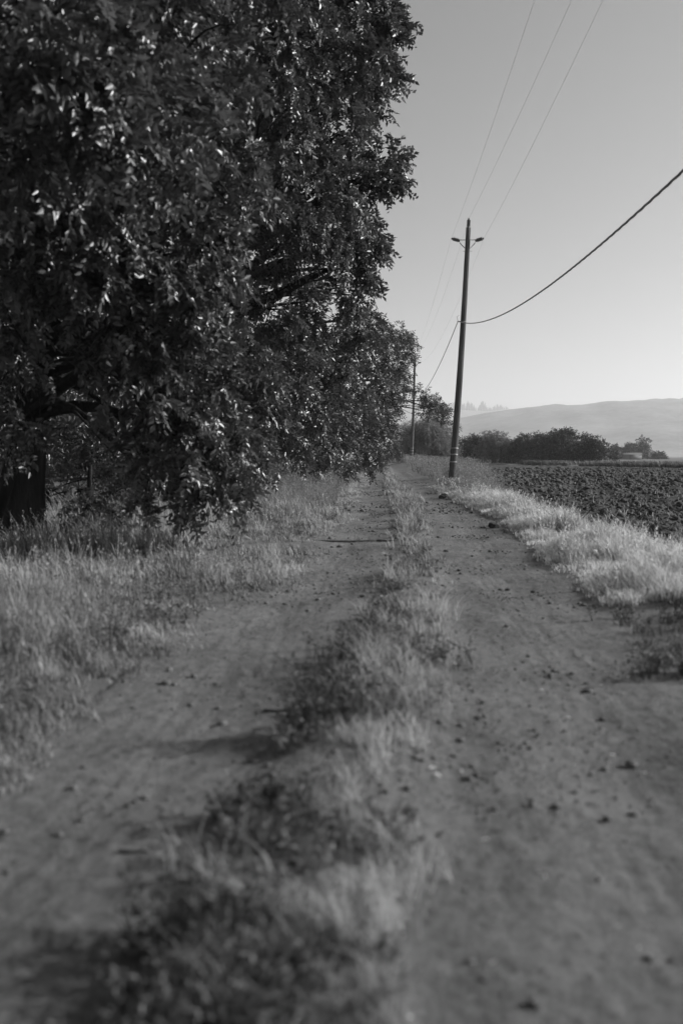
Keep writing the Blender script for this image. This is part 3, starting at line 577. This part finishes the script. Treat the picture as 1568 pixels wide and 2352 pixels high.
WDG = 'dark weeds on and beside the track'
for px, py, h, nn, sp_, lb in ((900, 1530, .16, 26, .42, 'wide dark weed clump low in the ridge grass'), (735, 1705, .25, 20, .15, 'dark weed casting long spiky shadows over the bare wheel track'), (590, 1900, .10, 10, .15, 'small weed tuft at the edge of the centre ridge'), (420, 2200, .11, 26, .17, 'very dark weed patch closest to the viewer'),
                         (1545, 1560, .14, 20, .22, 'dark straggly weed beside the outer wheel track'), (1520, 1440, .12, 24, .5, 'dark low weed mat below the end of the pale bank'), (370, 1390, .22, 12, .3, 'dark weed standing in the verge grass'), (210, 1500, .2, 10, .22, 'small dark weed low in the verge grass, nearer the viewer')):
    c = gp(px, py); t = thing('weed_plant', (c[0], c[1], any_z(c[0:1], c[1:2])[0]), lb, 'weed', WDG)
    a = rng.random(nn) * 6.283; q = sp_ * rng.random(nn) ** .6
    x = c[0] + np.cos(a) * q; y = c[1] + np.sin(a) * q * .6
    x = np.repeat(x, 2) + .03 * rng.normal(size=2 * nn); y = np.repeat(y, 2) + .03 * rng.normal(size=2 * nn)
    weeds('leaves', x, y, 1.15 * h * (.35 + .8 * rng.random(2 * nn) ** 1.6), M_DARKWEED, None, .022, 24, any_z, 'x', None, np.array(t.location), t, .32)

# ------------------------------------------------------------------ hills
def ridge_mesh(name, prof, D, depth, mt, amp, kind='structure', nx=260, ny=40):
    pts = [at(px, py, D) for px, py in prof]; xs = np.array([p[0] for p in pts]); hs = np.array([p[2] for p in pts])
    X = np.linspace(xs[0], xs[-1], nx); V_ = np.linspace(0, 1, ny); XX, VV = np.meshgrid(X, V_)
    Hh = np.interp(XX, xs, hs); sm = sst(0, 1, np.minimum(VV / .62, 1)) * (1 - .6 * sst(.66, 1, VV))
    YY = D + (VV - .64) * depth
    ZZ = Hh * sm + amp * (fbm(XX / 260, YY / 420, 81, 4) - .5) * np.sin(np.clip(VV / .62, 0, 1) * np.pi) + amp * .22 * (fbm(XX / 90, YY / 90, 83, 3) - .5) * sst(.1, .4, VV)
    i = np.arange(ny - 1)[:, None] * nx; j = np.arange(nx - 1)[None]
    Fq = np.stack([i + j, i + j + 1, i + nx + j + 1, i + nx + j], -1).reshape(-1, 4)
    ZZ[0] = -3
    tag(mesh_np(name, np.stack([XX, YY, ZZ], -1).reshape(-1, 3), Fq, mt, smooth=True), kind=kind); return xs, hs
M_HILL = soil_mat('hill_grass', .04, .32, .010, 3, .003, .05)
ridge_mesh('hill', [(-900, 1020), (400, 1000), (900, 985), (1055, 963), (1120, 951), (1190, 940), (1290, 933), (1400, 926), (1475, 921), (1520, 915), (1545, 919), (1568, 914), (1640, 908), (1800, 900), (2200, 905), (3000, 960)], 3000, 1900, M_HILL, 85)
xs, hs = ridge_mesh('far_ridge', [(-1500, 1000), (300, 985), (800, 960), (930, 940), (1060, 944), (1110, 947), (1165, 941), (1400, 950), (2400, 975)], 4800, 1800, M_HILL, 60)
# conifers crowding the far ridge: one far-off wood
n = 300; px = 930 + 250 * rng.random(n); P = np.array([at(p, 948, 4780 + 60 * rng.random()) for p in px])
P[:, 2] = np.interp(P[:, 0], xs, hs) - 6; hh = (10 + 120 * fbm(px * .045, px * 0 + 2, 93, 3) ** 2.2) * (.6 + .5 * rng.random(len(P))) * (1 - .85 * sst(1130, 1180, px)); Vs, Fs, o0 = [], [], 0
for q, h_ in zip(P, hh):
    prf = [(h_ * .16, 0)]
    for s in range(5): prf += [(h_ * (.20 - .038 * s) * (.8 + .4 * rng.random()), h_ * (.12 + .17 * s)), (h_ * (.10 - .018 * s), h_ * (.24 + .165 * s))]
    prf += [(.2, h_)]
    V, Fq = lathe(prf, 9); V[:, :2] *= 1 + .25 * (rng.random((len(V), 1)) - .5); Vs.append(V + q); Fs.append(Fq + o0); o0 += len(V)
tag(mesh_np('ridge_woods', np.concatenate(Vs), np.concatenate(Fs), M_LEAF_FAR), 'hazy conifer wood along the top of the farthest ridge', 'woods', kind='stuff')

# ------------------------------------------------------------------ haze: the air itself
V, Fq = box(-7000, 7000, -1500, 7500, -5, 420)
m, nn_, b, o = mat('haze_air'); nn_.nodes.remove(b); pv = nn_.nodes.new('ShaderNodeVolumePrincipled')
pv.inputs['Color'].default_value = g3(.95); pv.inputs['Density'].default_value = 2.6e-4; pv.inputs['Anisotropy'].default_value = .35
nn_.links.new(pv.outputs[0], o.inputs['Volume'])
tag(mesh_np('haze', V, Fq, m), 'thin pale haze lying over the fields and hills', 'haze', kind='stuff')
